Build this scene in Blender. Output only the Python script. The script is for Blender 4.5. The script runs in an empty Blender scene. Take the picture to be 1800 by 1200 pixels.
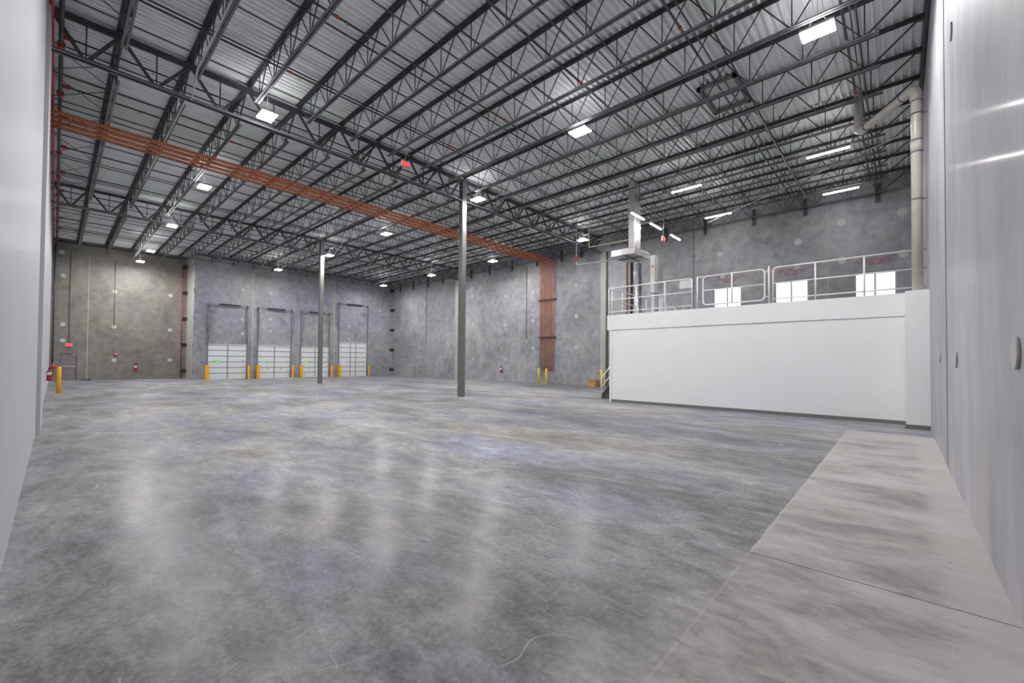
import bpy, math, random
from mathutils import Vector, Matrix
random.seed(7)
D = bpy.data
COL = bpy.context.scene.collection
SC = bpy.context.scene

# ------------------------------------------------------------------ camera
H = 1.65
f_px, cy_px, yaw, pitch, roll = 740.8, 21.84, .7446, .0172, .0082
fw = Vector((math.cos(yaw)*math.cos(pitch), math.sin(yaw)*math.cos(pitch), math.sin(pitch)))
ri = Vector((math.sin(yaw), -math.cos(yaw), 0)); up = ri.cross(fw)
r2 = ri*math.cos(roll)+up*math.sin(roll); u2 = -ri*math.sin(roll)+up*math.cos(roll)
cam = D.objects.new('camera', D.cameras.new('camera')); COL.objects.link(cam)
cam.matrix_world = Matrix(((r2.x, u2.x, -fw.x, 0), (r2.y, u2.y, -fw.y, 0), (r2.z, u2.z, -fw.z, H), (0, 0, 0, 1)))
cam.data.sensor_width = 36; cam.data.lens = f_px/1800*36; cam.data.shift_y = cy_px/1800
cam.data.clip_start = .05; cam.data.clip_end = 300
SC.camera = cam
SC.view_settings.view_transform = 'Standard'; SC.view_settings.look = 'None'
SC.view_settings.gamma = 1; SC.view_settings.use_curve_mapping = False
SC.view_settings.exposure = 0.42
# overcast daylight outside the windows
W = D.worlds.new('world'); SC.world = W; W.use_nodes = True
bgn = W.node_tree.nodes['Background']; bgn.inputs[0].default_value = (.86, .95, 1, 1); bgn.inputs[1].default_value = 1.6
LAMP = 320.0      # radiance of the high-bay lenses
STRIP = 60.0
ADDED_UPL = 30.0         # glow added on top of the high-bay housings to brighten the deck

# ------------------------------------------------------------------ materials
def new_mat(name):
    m = D.materials.new(name); m.use_nodes = True
    nt = m.node_tree; b = nt.nodes['Principled BSDF']
    return m, nt, b
def N(nt, t, **kw):
    n = nt.nodes.new(t)
    for k, v in kw.items():
        if k in n.inputs: n.inputs[k].default_value = v
        else: setattr(n, k, v)
    return n
def L(nt, a, b): nt.links.new(a, b)
def plain(name, col, rough=.5, metal=0.0, spec=.5, var=.06, scale=6):
    m, nt, b = new_mat(name)
    geo = N(nt, 'ShaderNodeNewGeometry'); no = N(nt, 'ShaderNodeTexNoise'); no.inputs['Scale'].default_value = scale; no.inputs['Detail'].default_value = 4
    L(nt, geo.outputs['Position'], no.inputs['Vector'])
    mr = N(nt, 'ShaderNodeMapRange'); mr.inputs['From Min'].default_value = .3; mr.inputs['From Max'].default_value = .7
    mr.inputs['To Min'].default_value = 1-var; mr.inputs['To Max'].default_value = 1+var
    L(nt, no.outputs['Fac'], mr.inputs['Value'])
    mx = N(nt, 'ShaderNodeVectorMath', operation='SCALE'); mx.inputs[0].default_value = col[:3]
    L(nt, mr.outputs['Result'], mx.inputs['Scale']); L(nt, mx.outputs[0], b.inputs['Base Color'])
    b.inputs['Roughness'].default_value = rough; b.inputs['Metallic'].default_value = metal
    b.inputs['Specular IOR Level'].default_value = spec
    return m
def emit(name, col, s, base=(.8, .8, .8)):
    m, nt, b = new_mat(name); b.inputs['Base Color'].default_value = (*base, 1)
    b.inputs['Emission Color'].default_value = (*col, 1); b.inputs['Emission Strength'].default_value = s
    return m
def pos(nt, scale=(1, 1, 1)):
    geo = N(nt, 'ShaderNodeNewGeometry'); mp = N(nt, 'ShaderNodeMapping'); mp.inputs['Scale'].default_value = scale
    L(nt, geo.outputs['Position'], mp.inputs['Vector']); return mp.outputs['Vector']
def noise(nt, vec, scale, detail=6, rough=.6, dist=0):
    n = N(nt, 'ShaderNodeTexNoise'); n.inputs['Scale'].default_value = scale; n.inputs['Detail'].default_value = detail
    n.inputs['Roughness'].default_value = rough; n.inputs['Distortion'].default_value = dist
    L(nt, vec, n.inputs['Vector']); return n.outputs['Fac']
def ramp(nt, fac, stops):
    r = N(nt, 'ShaderNodeValToRGB'); e = r.color_ramp.elements
    while len(e) < len(stops): e.new(.5)
    for i, (p, c) in enumerate(stops): e[i].position = p; e[i].color = (*c, 1) if len(c) == 3 else c
    L(nt, fac, r.inputs['Fac']); return r.outputs['Color']
def mix(nt, fac, a, b, mode='MIX'):
    m = N(nt, 'ShaderNodeMix', data_type='RGBA', blend_type=mode)
    if isinstance(fac, (int, float)): m.inputs['Factor'].default_value = fac
    else: L(nt, fac, m.inputs['Factor'])
    for s, i in ((a, 6), (b, 7)):
        if isinstance(s, tuple): m.inputs[i].default_value = (*s, 1)
        else: L(nt, s, m.inputs[i])
    return m.outputs[2]
def math_(nt, op, a, b=None, c=None, clamp=False):
    m = N(nt, 'ShaderNodeMath', operation=op); m.use_clamp = clamp
    for i, s in enumerate((a, b, c)):
        if s is None: continue
        if isinstance(s, (int, float)): m.inputs[i].default_value = s
        else: L(nt, s, m.inputs[i])
    return m.outputs[0]
def sstep(nt, v, a, b):
    m = N(nt, 'ShaderNodeMapRange', interpolation_type='SMOOTHSTEP'); m.inputs['From Min'].default_value = a; m.inputs['From Max'].default_value = b
    L(nt, v, m.inputs['Value']); return m.outputs['Result']

def concrete(name, dark, light, tint, stretch=(1, 1, 1), rough=(.45, .7), tint_amt=.6, speck=.5, s1=.35, s2=2.2, bump=.12, pitamt=.35):
    m, nt, b = new_mat(name)
    p = pos(nt, stretch)
    big = noise(nt, p, s1, 5, .6, .6); mid = noise(nt, p, s2, 8, .68, .3); fine = noise(nt, pos(nt), 22, 4, .7)
    v = math_(nt, 'ADD', math_(nt, 'MULTIPLY', big, .5), math_(nt, 'MULTIPLY', mid, .5))
    v = math_(nt, 'ADD', math_(nt, 'MULTIPLY', v, 1-.18*speck), math_(nt, 'MULTIPLY', fine, .18*speck))
    c = ramp(nt, v, [(.36, dark), (.64, light)])
    t = noise(nt, p, s1*1.9, 3, .5, .4)
    c = mix(nt, math_(nt, 'MULTIPLY', sstep(nt, t, .42, .66), tint_amt), c, mix(nt, 1.0, c, tint, 'MULTIPLY'))
    pits = sstep(nt, noise(nt, pos(nt), 9, 2, .5), .72, .78)
    c = mix(nt, math_(nt, 'MULTIPLY', pits, pitamt*speck), c, (.42, .42, .42))
    L(nt, c, b.inputs['Base Color'])
    mr = N(nt, 'ShaderNodeMapRange'); mr.inputs['From Min'].default_value = .3; mr.inputs['From Max'].default_value = .7
    mr.inputs['To Min'].default_value = rough[0]; mr.inputs['To Max'].default_value = rough[1]
    L(nt, mid, mr.inputs['Value']); L(nt, mr.outputs['Result'], b.inputs['Roughness'])
    bp = N(nt, 'ShaderNodeBump'); bp.inputs['Strength'].default_value = bump; bp.inputs['Distance'].default_value = .02
    L(nt, mid, bp.inputs['Height']); L(nt, bp.outputs['Normal'], b.inputs['Normal'])
    return m

M = {}
M['back'] = concrete('concrete_back', (.17, .168, .175), (.45, .445, .445), (.93, .95, 1.12))
M['dock'] = concrete('concrete_dock', (.165, .165, .175), (.44, .44, .445), (.88, .92, 1.16), s1=.16)
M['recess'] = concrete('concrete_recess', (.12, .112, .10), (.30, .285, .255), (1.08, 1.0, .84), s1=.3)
M['right'] = concrete('concrete_right', (.27, .263, .277), (.51, .50, .52), (.96, .97, 1.08), stretch=(1, 1, .38), rough=(.5, .65), s1=.45, s2=1.5, speck=.3, bump=.0, pitamt=0)
M['pil'] = concrete('concrete_pilaster', (.33, .325, .3), (.5, .49, .45), (1.02, 1, .93), stretch=(1, 1, .3))
M['patch'] = plain('patch_mortar', (.52, .52, .51), .8, var=.12)
M['disc'] = plain('beige_disc', (.46, .44, .43), .7)
M['caulk'] = plain('caulk', (.45, .43, .38), .8)
M['gap'] = plain('dark_gap_shade', (.10, .095, .095), .9)  # wall gaps, and the painted shade beside the pilasters
M['plate'] = plain('weld_plate', (.045, .042, .04), .7)
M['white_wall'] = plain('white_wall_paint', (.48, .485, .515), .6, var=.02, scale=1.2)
M['white'] = plain('white_paint', (.83, .835, .83), .5, var=.015, scale=1)
M['rail'] = plain('white_rail', (.82, .83, .82), .35, var=.02)
M['base'] = plain('grey_baseboard', (.17, .165, .155), .6)
M['steel'] = plain('dark_steel', (.064, .066, .074), .5, .0, var=.25, scale=3)
M['steel2'] = plain('grey_chord_steel', (.15, .148, .16), .5, .0, var=.2, scale=3)
M['column'] = plain('column_paint', (.16, .165, .148), .3, var=.05)
M['cap'] = plain('column_top_shade', (.09, .092, .098), .5)  # column tone darkened: shade at its head put into the colour
M['yellow'] = plain('safety_yellow', (.86, .47, .012), .4, var=.05)
M['yellow2'] = plain('bright_yellow', (.80, .62, .015), .4, var=.05)
M['galv'] = plain('galvanised_sheet', (.62, .61, .62), .28, .6, var=.12, scale=4)
M['flue'] = plain('white_duct', (.68, .67, .65), .5, var=.12, scale=12)
M['pvc'] = plain('pvc_cream', (.62, .58, .51), .3, var=.04)
M['pvcblue'] = plain('purple_primer', (.16, .13, .3), .5)
M['red'] = plain('red_paint', (.45, .03, .025), .4)
M['orange_red'] = plain('orange_red_paint', (.62, .07, .03), .4)
M['copper'] = plain('copper_pipe', (.60, .20, .085), .4, .1, var=.25, scale=5)
M['copper_d'] = plain('copper_riser', (.30, .165, .13), .4, .3, var=.2, scale=5)
M['doorp'] = plain('door_panel', (.72, .75, .75), .5, var=.03)
M['doorl'] = plain('door_rib', (.20, .21, .22), .5)
M['mandoor'] = plain('grey_violet_door', (.20, .185, .20), .5)
M['mandoorf'] = plain('grey_violet_frame', (.15, .14, .15), .5)
M['chrome'] = plain('chrome', (.7, .7, .7), .25, .8)
M['black'] = plain('black_rubber', (.02, .02, .02), .6)
M['green1'] = plain('green_sticker', (.42, .78, .36), .5, var=.3, scale=30)
M['green2'] = plain('mint_sticker', (.38, .80, .55), .5, var=.3, scale=30)
M['green3'] = plain('lime_sticker', (.62, .85, .22), .5, var=.3, scale=30)
M['stickw'] = plain('white_sticker', (.78, .79, .84), .5)
M['teal'] = plain('sticker_mark', (.10, .42, .25), .5)
M['signred'] = emit('exit_face_red', (1, .0, .0), .62, (.3, .0, .0))
M['letter'] = emit('exit_letter', (1, .22, .2), .9, (.3, .1, .1))
M['stencil'] = plain('red_stencil', (.42, .03, .06), .8, var=.35, scale=25)
M['cardboard'] = plain('orange_wood', (.50, .26, .09), .7, var=.25)
M['wirewhite'] = plain('light_conduit', (.46, .47, .48), .4, .2)
M['conduit'] = plain('wall_conduit', (.19, .19, .2), .5)
M['zincy'] = plain('yellowish_conduit', (.55, .52, .33), .4, .2)
M['brownpipe'] = plain('brown_pipe', (.28, .12, .06), .5)
M['lens'] = emit('highbay_lens', (1, .985, 1), LAMP)
M['striplens'] = emit('strip_lens', (1, .96, .97), STRIP)
M['added_glow'] = emit('added_uplight_glow', (1, .985, 1), ADDED_UPL)
M['housing'] = plain('fixture_housing', (.5, .5, .5), .5)
M['wood'] = plain('dark_stair', (.09, .09, .10), .6)
M['sheet'] = plain('pale_panel', (.74, .75, .75), .5)
# glass
gm, nt, b = new_mat('window_glass'); M['glass'] = gm
for n in list(nt.nodes):
    if n.type != 'OUTPUT_MATERIAL': nt.nodes.remove(n)
out = [n for n in nt.nodes if n.type == 'OUTPUT_MATERIAL'][0]
tr = N(nt, 'ShaderNodeBsdfTransparent'); gl = N(nt, 'ShaderNodeBsdfGlossy'); gl.inputs['Roughness'].default_value = .03
tr.inputs['Color'].default_value = (.93, .97, .97, 1)
ms = N(nt, 'ShaderNodeMixShader'); ms.inputs['Fac'].default_value = .07
L(nt, tr.outputs[0], ms.inputs[1]); L(nt, gl.outputs[0], ms.inputs[2]); L(nt, ms.outputs[0], out.inputs['Surface'])
# metal deck
m, nt, b = new_mat('metal_deck'); M['deck'] = m
p = pos(nt, (.06, 3.0, 1)); n1 = noise(nt, p, 1.3, 3, .5); n2 = noise(nt, pos(nt), .22, 3, .5)
c = ramp(nt, n1, [(.3, (.78, .80, .81)), (.7, (.90, .92, .92))])
c = mix(nt, math_(nt, 'MULTIPLY', sstep(nt, n2, .5, .68), .7), c, mix(nt, 1.0, c, (.93, 1.0, .92), 'MULTIPLY'))
L(nt, c, b.inputs['Base Color']); b.inputs['Metallic'].default_value = .0; b.inputs['Roughness'].default_value = .42
# floor
m, nt, b = new_mat('polished_concrete'); M['floor'] = m
P0 = pos(nt); sx = N(nt, 'ShaderNodeSeparateXYZ'); L(nt, P0, sx.inputs[0]); X, Y = sx.outputs[0], sx.outputs[1]
rot = N(nt, 'ShaderNodeMapping'); rot.inputs['Rotation'].default_value = (0, 0, math.radians(42)); rot.inputs['Scale'].default_value = (1.35, .62, 1)
L(nt, P0, rot.inputs['Vector']); PR = rot.outputs['Vector']
big = noise(nt, PR, .13, 4, .55, .4); mid = noise(nt, PR, .6, 12, .72, .5); fin = noise(nt, PR, 3.6, 10, .74, .5); vf = noise(nt, P0, 24, 5, .7)
v = math_(nt, 'ADD', math_(nt, 'MULTIPLY', big, .26), math_(nt, 'MULTIPLY', mid, .30))
v = math_(nt, 'ADD', v, math_(nt, 'MULTIPLY', fin, .28)); v = math_(nt, 'ADD', v, math_(nt, 'MULTIPLY', vf, .16))
c = ramp(nt, v, [(.415, (.075, .073, .076)), (.46, (.15, .147, .152)), (.51, (.26, .257, .263)), (.54, (.335, .332, .337)), (.59, (.50, .495, .495))])
t1 = noise(nt, PR, .42, 4, .55, .8)
c = mix(nt, math_(nt, 'MULTIPLY', sstep(nt, t1, .48, .64), .9), c, mix(nt, 1.0, c, (.90, .93, 1.16), 'MULTIPLY'))
t2 = noise(nt, PR, .33, 4, .55, .8)
c = mix(nt, math_(nt, 'MULTIPLY', sstep(nt, t2, .5, .64), .8), c, mix(nt, 1.0, c, (1.10, 1.02, .86), 'MULTIPLY'))
# separately poured tan strip along the right wall, with a soft edge nearest the camera
wob = math_(nt, 'MULTIPLY', math_(nt, 'SUBTRACT', noise(nt, P0, 2.2, 5, .7), .5), .12)
Yw = math_(nt, 'ADD', Y, wob)
near = sstep(nt, math_(nt, 'ADD', Y, math_(nt, 'MULTIPLY', math_(nt, 'SUBTRACT', noise(nt, P0, .9, 6, .7), .5), 1.6)), 1.5, .7)
hard = math_(nt, 'LESS_THAN', Yw, .975)
isfar = math_(nt, 'GREATER_THAN', X, 4.15)
strip = math_(nt, 'ADD', math_(nt, 'MULTIPLY', hard, isfar), math_(nt, 'MULTIPLY', near, math_(nt, 'SUBTRACT', 1.0, isfar)), clamp=True)
strip = math_(nt, 'MULTIPLY', strip, math_(nt, 'LESS_THAN', X, 13.45))
ts = math_(nt, 'ADD', math_(nt, 'MULTIPLY', noise(nt, PR, .9, 10, .7, .6), .6), math_(nt, 'MULTIPLY', fin, .4))
tan = ramp(nt, ts, [(.40, (.25, .23, .215)), (.5, (.41, .385, .36)), (.60, (.54, .51, .49))])
c = mix(nt, math_(nt, 'MULTIPLY', strip, .88), c, tan)
edge = sstep(nt, math_(nt, 'ADD', Y, math_(nt, 'MULTIPLY', wob, 2.5)), -.12, -.34)
c = mix(nt, math_(nt, 'MULTIPLY', math_(nt, 'MULTIPLY', edge, strip), .6), c, (.54, .50, .48))
# joints
def band(v, at, w): return math_(nt, 'LESS_THAN', math_(nt, 'ABSOLUTE', math_(nt, 'SUBTRACT', v, at)), w)
rag = math_(nt, 'MULTIPLY', math_(nt, 'SUBTRACT', noise(nt, P0, 7, 4, .7), .5), .05)
j1 = math_(nt, 'MULTIPLY', band(math_(nt, 'ADD', Y, rag), .975, .009), math_(nt, 'MULTIPLY', math_(nt, 'LESS_THAN', X, 13.5), math_(nt, 'GREATER_THAN', noise(nt, P0, 3, 3, .6), .34)))
c = mix(nt, math_(nt, 'MULTIPLY', j1, math_(nt, 'ADD', .22, math_(nt, 'MULTIPLY', isfar, .4))), c, (.55, .52, .47))
j2 = math_(nt, 'MULTIPLY', band(math_(nt, 'ADD', X, math_(nt, 'MULTIPLY', rag, .3)), 4.15, .008), math_(nt, 'LESS_THAN', Y, .975))
c = mix(nt, math_(nt, 'MULTIPLY', j2, .85), c, (.06, .055, .05))
j3 = math_(nt, 'MULTIPLY', band(math_(nt, 'ADD', X, rag), 13.5, .02), math_(nt, 'LESS_THAN', Y, .98))
c = mix(nt, math_(nt, 'MULTIPLY', j3, .7), c, (.56, .53, .48))
# saw cuts across the slab
for a in (12.6,): c = mix(nt, math_(nt, 'MULTIPLY', band(math_(nt, 'ADD', X, math_(nt, 'MULTIPLY', rag, .5)), a, .008), .35), c, (.12, .12, .12))
for a in (14.78, 29.4): c = mix(nt, math_(nt, 'MULTIPLY', band(math_(nt, 'ADD', Y, math_(nt, 'MULTIPLY', rag, .5)), a, .01), .35), c, (.5, .5, .5))
for sc_, off_ in ((.55, 0.0), (.9, 7.3), (1.7, 3.1)):
    q = noise(nt, P0, sc_, 1, .4, .3); ln = math_(nt, 'LESS_THAN', math_(nt, 'ABSOLUTE', math_(nt, 'SUBTRACT', q, .5)), .0014*sc_)
    mk = sstep(nt, noise(nt, P0, .7+off_*.1, 4, .6), .54, .62)
    c = mix(nt, math_(nt, 'MULTIPLY', math_(nt, 'MULTIPLY', ln, mk), .45), c, (.58, .57, .56))
zone = sstep(nt, noise(nt, P0, .45, 4, .6), .46, .6)
wp = math_(nt, 'MULTIPLY', sstep(nt, noise(nt, PR, 5.5, 9, .8, .6), .56, .66), zone)
c = mix(nt, math_(nt, 'MULTIPLY', wp, .42), c, (.52, .51, .50))
dp = math_(nt, 'MULTIPLY', sstep(nt, noise(nt, PR, 4.2, 9, .8, .8), .58, .66), math_(nt, 'SUBTRACT', 1.0, zone))
c = mix(nt, math_(nt, 'MULTIPLY', dp, .5), c, (.07, .068, .07))
L(nt, c, b.inputs['Base Color'])
mr = N(nt, 'ShaderNodeMapRange'); mr.inputs['From Min'].default_value = .3; mr.inputs['From Max'].default_value = .7
mr.inputs['To Min'].default_value = .42; mr.inputs['To Max'].default_value = .62
L(nt, fin, mr.inputs['Value']); L(nt, mr.outputs['Result'], b.inputs['Roughness'])
bp = N(nt, 'ShaderNodeBump'); bp.inputs['Strength'].default_value = .22; bp.inputs['Distance'].default_value = .01
L(nt, fin, bp.inputs['Height']); L(nt, bp.outputs['Normal'], b.inputs['Coat Normal'])
cw = N(nt, 'ShaderNodeMapRange'); cw.inputs['From Min'].default_value = .38; cw.inputs['From Max'].default_value = .6
cw.inputs['To Min'].default_value = .25; cw.inputs['To Max'].default_value = .08; L(nt, mid, cw.inputs['Value'])
L(nt, math_(nt, 'MULTIPLY', cw.outputs['Result'], math_(nt, 'SUBTRACT', 1.0, math_(nt, 'MULTIPLY', strip, .8))), b.inputs['Coat Weight'])
b.inputs['Coat Roughness'].default_value = .17
b.inputs['Specular IOR Level'].default_value = .25
# thin glossy sealer on the right wall and satin paint on the left wall
for nm_, w_, r_ in (('right', .07, .12), ('white_wall', .05, .25)):
    bb = M[nm_].node_tree.nodes['Principled BSDF']; bb.inputs['Coat Weight'].default_value = w_; bb.inputs['Coat Roughness'].default_value = r_
    bb.inputs['Specular IOR Level'].default_value = .3

# ------------------------------------------------------------------ mesh helpers
class MB:
    def __init__(s): s.v = []; s.f = []; s.sm = []
    def quad(s, pts, smooth=False):
        n = len(s.v); s.v += [tuple(p) for p in pts]; s.f.append(tuple(range(n, n+len(pts)))); s.sm.append(smooth)
    def box(s, x0, x1, y0, y1, z0, z1):
        n = len(s.v)
        s.v += [(x, y, z) for z in (z0, z1) for x, y in ((x0, y0), (x1, y0), (x1, y1), (x0, y1))]
        for q in ((3, 2, 1, 0), (4, 5, 6, 7), (0, 1, 5, 4), (1, 2, 6, 5), (2, 3, 7, 6), (3, 0, 4, 7)):
            s.f.append(tuple(n+i for i in q)); s.sm.append(False)
        return s
    def bar(s, p, q, w, h, hint=(0, 0, 1)):
        p = Vector(p); q = Vector(q); d = (q-p).normalized(); a = d.cross(Vector(hint))
        if a.length < 1e-4: a = d.cross(Vector((1, 0, 0)))
        a.normalize(); c = a.cross(d); n = len(s.v)
        for e in (p, q):
            for i, j in ((-1, -1), (1, -1), (1, 1), (-1, 1)): s.v.append(tuple(e+a*(i*w/2)+c*(j*h/2)))
        for k in ((0, 1, 2, 3), (7, 6, 5, 4), (0, 4, 5, 1), (1, 5, 6, 2), (2, 6, 7, 3), (3, 7, 4, 0)):
            s.f.append(tuple(n+i for i in k)); s.sm.append(False)
        return s
    def tube(s, pts, r, n=10, cap=True):
        pts = [Vector(p) for p in pts]; k = len(pts)
        t = [(pts[min(i+1, k-1)]-pts[max(i-1, 0)]).normalized() for i in range(k)]
        a = t[0].cross(Vector((0, 0, 1)))
        if a.length < 1e-3: a = t[0].cross(Vector((1, 0, 0)))
        a.normalize(); base = len(s.v)
        rr = r if isinstance(r, (list, tuple)) else [r]*k
        for i in range(k):
            a = (a-t[i]*a.dot(t[i])).normalized(); c = t[i].cross(a)
            for j in range(n):
                th = 2*math.pi*j/n; s.v.append(tuple(pts[i]+(a*math.cos(th)+c*math.sin(th))*rr[i]))
        for i in range(k-1):
            for j in range(n):
                j2 = (j+1) % n
                s.f.append((base+i*n+j, base+i*n+j2, base+(i+1)*n+j2, base+(i+1)*n+j)); s.sm.append(True)
        if cap:
            s.f.append(tuple(base+j for j in range(n))[::-1]); s.sm.append(False)
            s.f.append(tuple(base+(k-1)*n+j for j in range(n))); s.sm.append(False)
        return s
    def disc(s, c, axis, r, th, n=24):
        a = Vector(axis).normalized(); c = Vector(c); return s.tube([c, c+a*th], r, n)
    def mesh(s, name, mat):
        me = D.meshes.new(name); me.from_pydata(s.v, [], s.f); me.polygons.foreach_set('use_smooth', s.sm)
        if mat is not None: me.materials.append(M[mat])
        me.update(); return me
    def build(s, name, mat, parent=None, label=None, rel=True, bevel=0):
        """vertices are in world metres; they are made relative to the parent's place"""
        if parent is not None and rel:
            o0 = wloc(parent); s.v = [(x-o0.x, y-o0.y, z-o0.z) for x, y, z in s.v]
        o = D.objects.new(name, s.mesh(name, mat)); COL.objects.link(o)
        if parent is not None: o.parent = parent
        if label: o['label'] = label
        if bevel:
            md = o.modifiers.new('bevel', 'BEVEL'); md.width = bevel; md.segments = 2; md.limit_method = 'ANGLE'
        return o
def wloc(o):
    v = Vector(o.location)
    while o.parent is not None: o = o.parent; v += Vector(o.location)
    return v
def tag(o, label=None, cat=None, group=None, kind=None):
    if label: o['label'] = label
    if cat: o['category'] = cat
    if group: o['group'] = group
    if kind: o['kind'] = kind
    return o
def thing(name, label, cat, loc=(0, 0, 0), group=None, kind=None):
    o = D.objects.new(name, None); COL.objects.link(o); o.location = loc; o.empty_display_size = .2
    return tag(o, label, cat, group, kind)
def dup(root, loc, label=None, group=None):
    r = root.copy(); COL.objects.link(r); r.location = loc
    if label: r['label'] = label
    if group: r['group'] = group
    for ch in list(root.children):
        c = ch.copy(); COL.objects.link(c); c.parent = r
        for g in list(ch.children):
            d = g.copy(); COL.objects.link(d); d.parent = c
    return r
def sub(mesh, name, parent, off=(0, 0, 0)):
    o = D.objects.new(name, mesh); COL.objects.link(o); o.parent = parent; o.location = off; return o
def arc(p0, pc, p1, r, n=6):
    """points rounding the corner pc between p0 and p1"""
    p0, pc, p1 = Vector(p0), Vector(pc), Vector(p1); a = (p0-pc).normalized(); b_ = (p1-pc).normalized()
    ang = a.angle(b_); tl = r/math.tan(ang/2); A = pc+a*tl; B = pc+b_*tl; cen = pc+(a+b_).normalized()*(r/math.sin(ang/2))
    va = A-cen; vb = B-cen; tot = va.angle(vb); pts = []
    for i in range(n+1):
        t = i/n; pts.append(cen+(va*math.sin((1-t)*tot)+vb*math.sin(t*tot))/math.sin(tot))
    return pts
def path(pts, r, n=6):
    out = [Vector(pts[0])]
    for i in range(1, len(pts)-1): out += arc(pts[i-1], pts[i], pts[i+1], r, n)
    return out+[Vector(pts[-1])]
ORD = ['first', 'second', 'third', 'fourth', 'fifth', 'sixth', 'seventh', 'eighth', 'ninth', 'tenth', 'eleventh', 'twelfth',
       'thirteenth', 'fourteenth', 'fifteenth', 'sixteenth', 'seventeenth', 'eighteenth', 'nineteenth', 'twentieth']

# ------------------------------------------------------------------ setting
XL, XB, YR, YD, YF, XJ = -.25, 24.93, -.553, 40.8, 43.6, 7.37
TOP = 10.3
def struct(o): o['kind'] = 'structure'; return o
fl = MB(); fl.box(XL-.3, XB+.3, YR-.3, YF+.3, -.2, 0); struct(fl.build('floor', 'floor'))
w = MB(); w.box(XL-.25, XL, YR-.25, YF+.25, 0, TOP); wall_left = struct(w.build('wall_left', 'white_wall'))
w = MB(); w.box(XL, XB+.25, YR-.25, YR, 0, TOP); wall_right = struct(w.build('wall_right', 'right'))
def panel(axis, c0, c1, u0, u1, z1, holes):
    """wall slab with rectangular openings; axis 'x' = slab normal along x"""
    mb = MB(); us = sorted({u0, u1, *[h[0] for h in holes], *[h[1] for h in holes]}); zs = sorted({0, z1, *[h[2] for h in holes], *[h[3] for h in holes]})
    for i in range(len(us)-1):
        for j in range(len(zs)-1):
            um = (us[i]+us[i+1])/2; zm = (zs[j]+zs[j+1])/2
            if any(h[0] < um < h[1] and h[2] < zm < h[3] for h in holes): continue
            if axis == 'x': mb.box(c0, c1, us[i], us[i+1], zs[j], zs[j+1])
            else: mb.box(us[i], us[i+1], c0, c1, zs[j], zs[j+1])
    return mb
WIN = [(6.26, 7.68, 4.15, 5.82), (3.29, 4.71, 4.15, 5.82), (.10, 1.53, 4.15, 5.82)]
wall_back = struct(panel('x', XB, XB+.25, YR, YD+.25, TOP, WIN).build('wall_back', 'back'))
DOORS = [(8.33, 11.02, 2.80, 6, [.5], 6.08), (11.90, 14.50, 2.80, 6, [.5], 6.08), (15.45, 18.02, 2.78, 6, [.5], 6.08), (19.06, 21.94, 3.34, 7, [.4, .6], 7.22)]
wall_dock = struct(panel('y', YD, YD+.25, XJ, XB, TOP, [(d[0], d[1], 0, d[2]) for d in DOORS]).build('wall_dock', 'dock'))
w = MB(); w.box(XJ, XJ+.25, YD+.25, YF, 0, TOP); wall_jog = struct(w.build('wall_jog', 'pil'))
MD = (.27, 1.12, 0, 1.99)
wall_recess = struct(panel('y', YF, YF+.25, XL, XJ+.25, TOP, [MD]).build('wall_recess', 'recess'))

def wallpart(mb, name, mat, parent, label=None):
    o = mb.build(name, mat, parent)
    if label: o['label'] = label
    return o
# pilasters under the girder ends
for i, (y0, y1) in enumerate(((14.40, 14.79), (29.48, 29.97))):
    w = MB(); w.box(XB-.14, XB, y0, y1, 0, 9.0); o = struct(w.build(f'trim_{i+1}', 'pil'))
    w = MB(); w.box(XB-.06, XB-.001, y0-.10, y0, 0, 9.0); w.build('joint_or_shade', 'gap', o)  # dark strip standing in for the pilaster's shaded side
w = MB(); w.box(XL, -.185, 13.5, 16.2, 0, 9.3); struct(w.build('trim_3', 'white_wall'))
for y, mt, wd in ((8.76, 'gap', .03), (2.52, 'caulk', .035), (22.27, 'caulk', .03), (36.07, 'caulk', .02)):
    w = MB(); w.box(XB-.012, XB, y-wd/2, y+wd/2, 0, 9.6); wallpart(w, 'joint_or_shade', mt, wall_back)
for y, z, r in ((27.71, 4.86, .11), (27.75, 7.38, .11), (27.66, 1.75, .09), (23.72, 6.98, .13), (23.7, 4.6, .12), (23.66, 1.77, .11), (20.82, 7.0, .14), (20.8, 4.8, .13),
                (20.78, 2.65, .13), (16.84, 7.03, .13), (16.83, 4.85, .14), (16.81, 2.67, .14), (7.32, 7.67, .15), (3.7, 7.69, .17), (2.0, 8.29, .17), (-.1, 8.3, .17),
                (1.99, 6.51, .17), (-.11, 6.46, .17), (3.75, 6.47, .14), (7.2, 6.44, .13), (12.43, 7.32, .14), (33.0, 4.7, .08), (33.0, 6.6, .08), (38.2, 4.6, .08)):
    w = MB(); w.disc((XB, y, z), (-1, 0, 0), r, .012); wallpart(w, 'patch', 'patch', wall_back)
for x, z in ((10.67, 7.49), (10.67, 4.95), (10.69, 3.79), (12.8, 7.47), (12.81, 5.16), (12.83, 4.11), (19.96, 7.5), (20.0, 5.04), (20.02, 3.78), (23.4, 6.9), (23.4, 4.9)):
    w = MB(); w.disc((x, YD, z), (0, -1, 0), .11, .012); wallpart(w, 'patch', 'patch', wall_dock)
for x, z in ((.22, 9.1), (.31, 7.45), (.36, 4.0), (.37, 2.86), (3.0, 6.65), (3.0, 4.0), (3.05, 1.48), (6.3, 6.75), (6.31, 3.95), (6.33, 1.52)):
    w = MB(); w.disc((x, YF, z), (0, -1, 0), .14, .012); wallpart(w, 'patch', 'patch', wall_recess)
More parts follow.
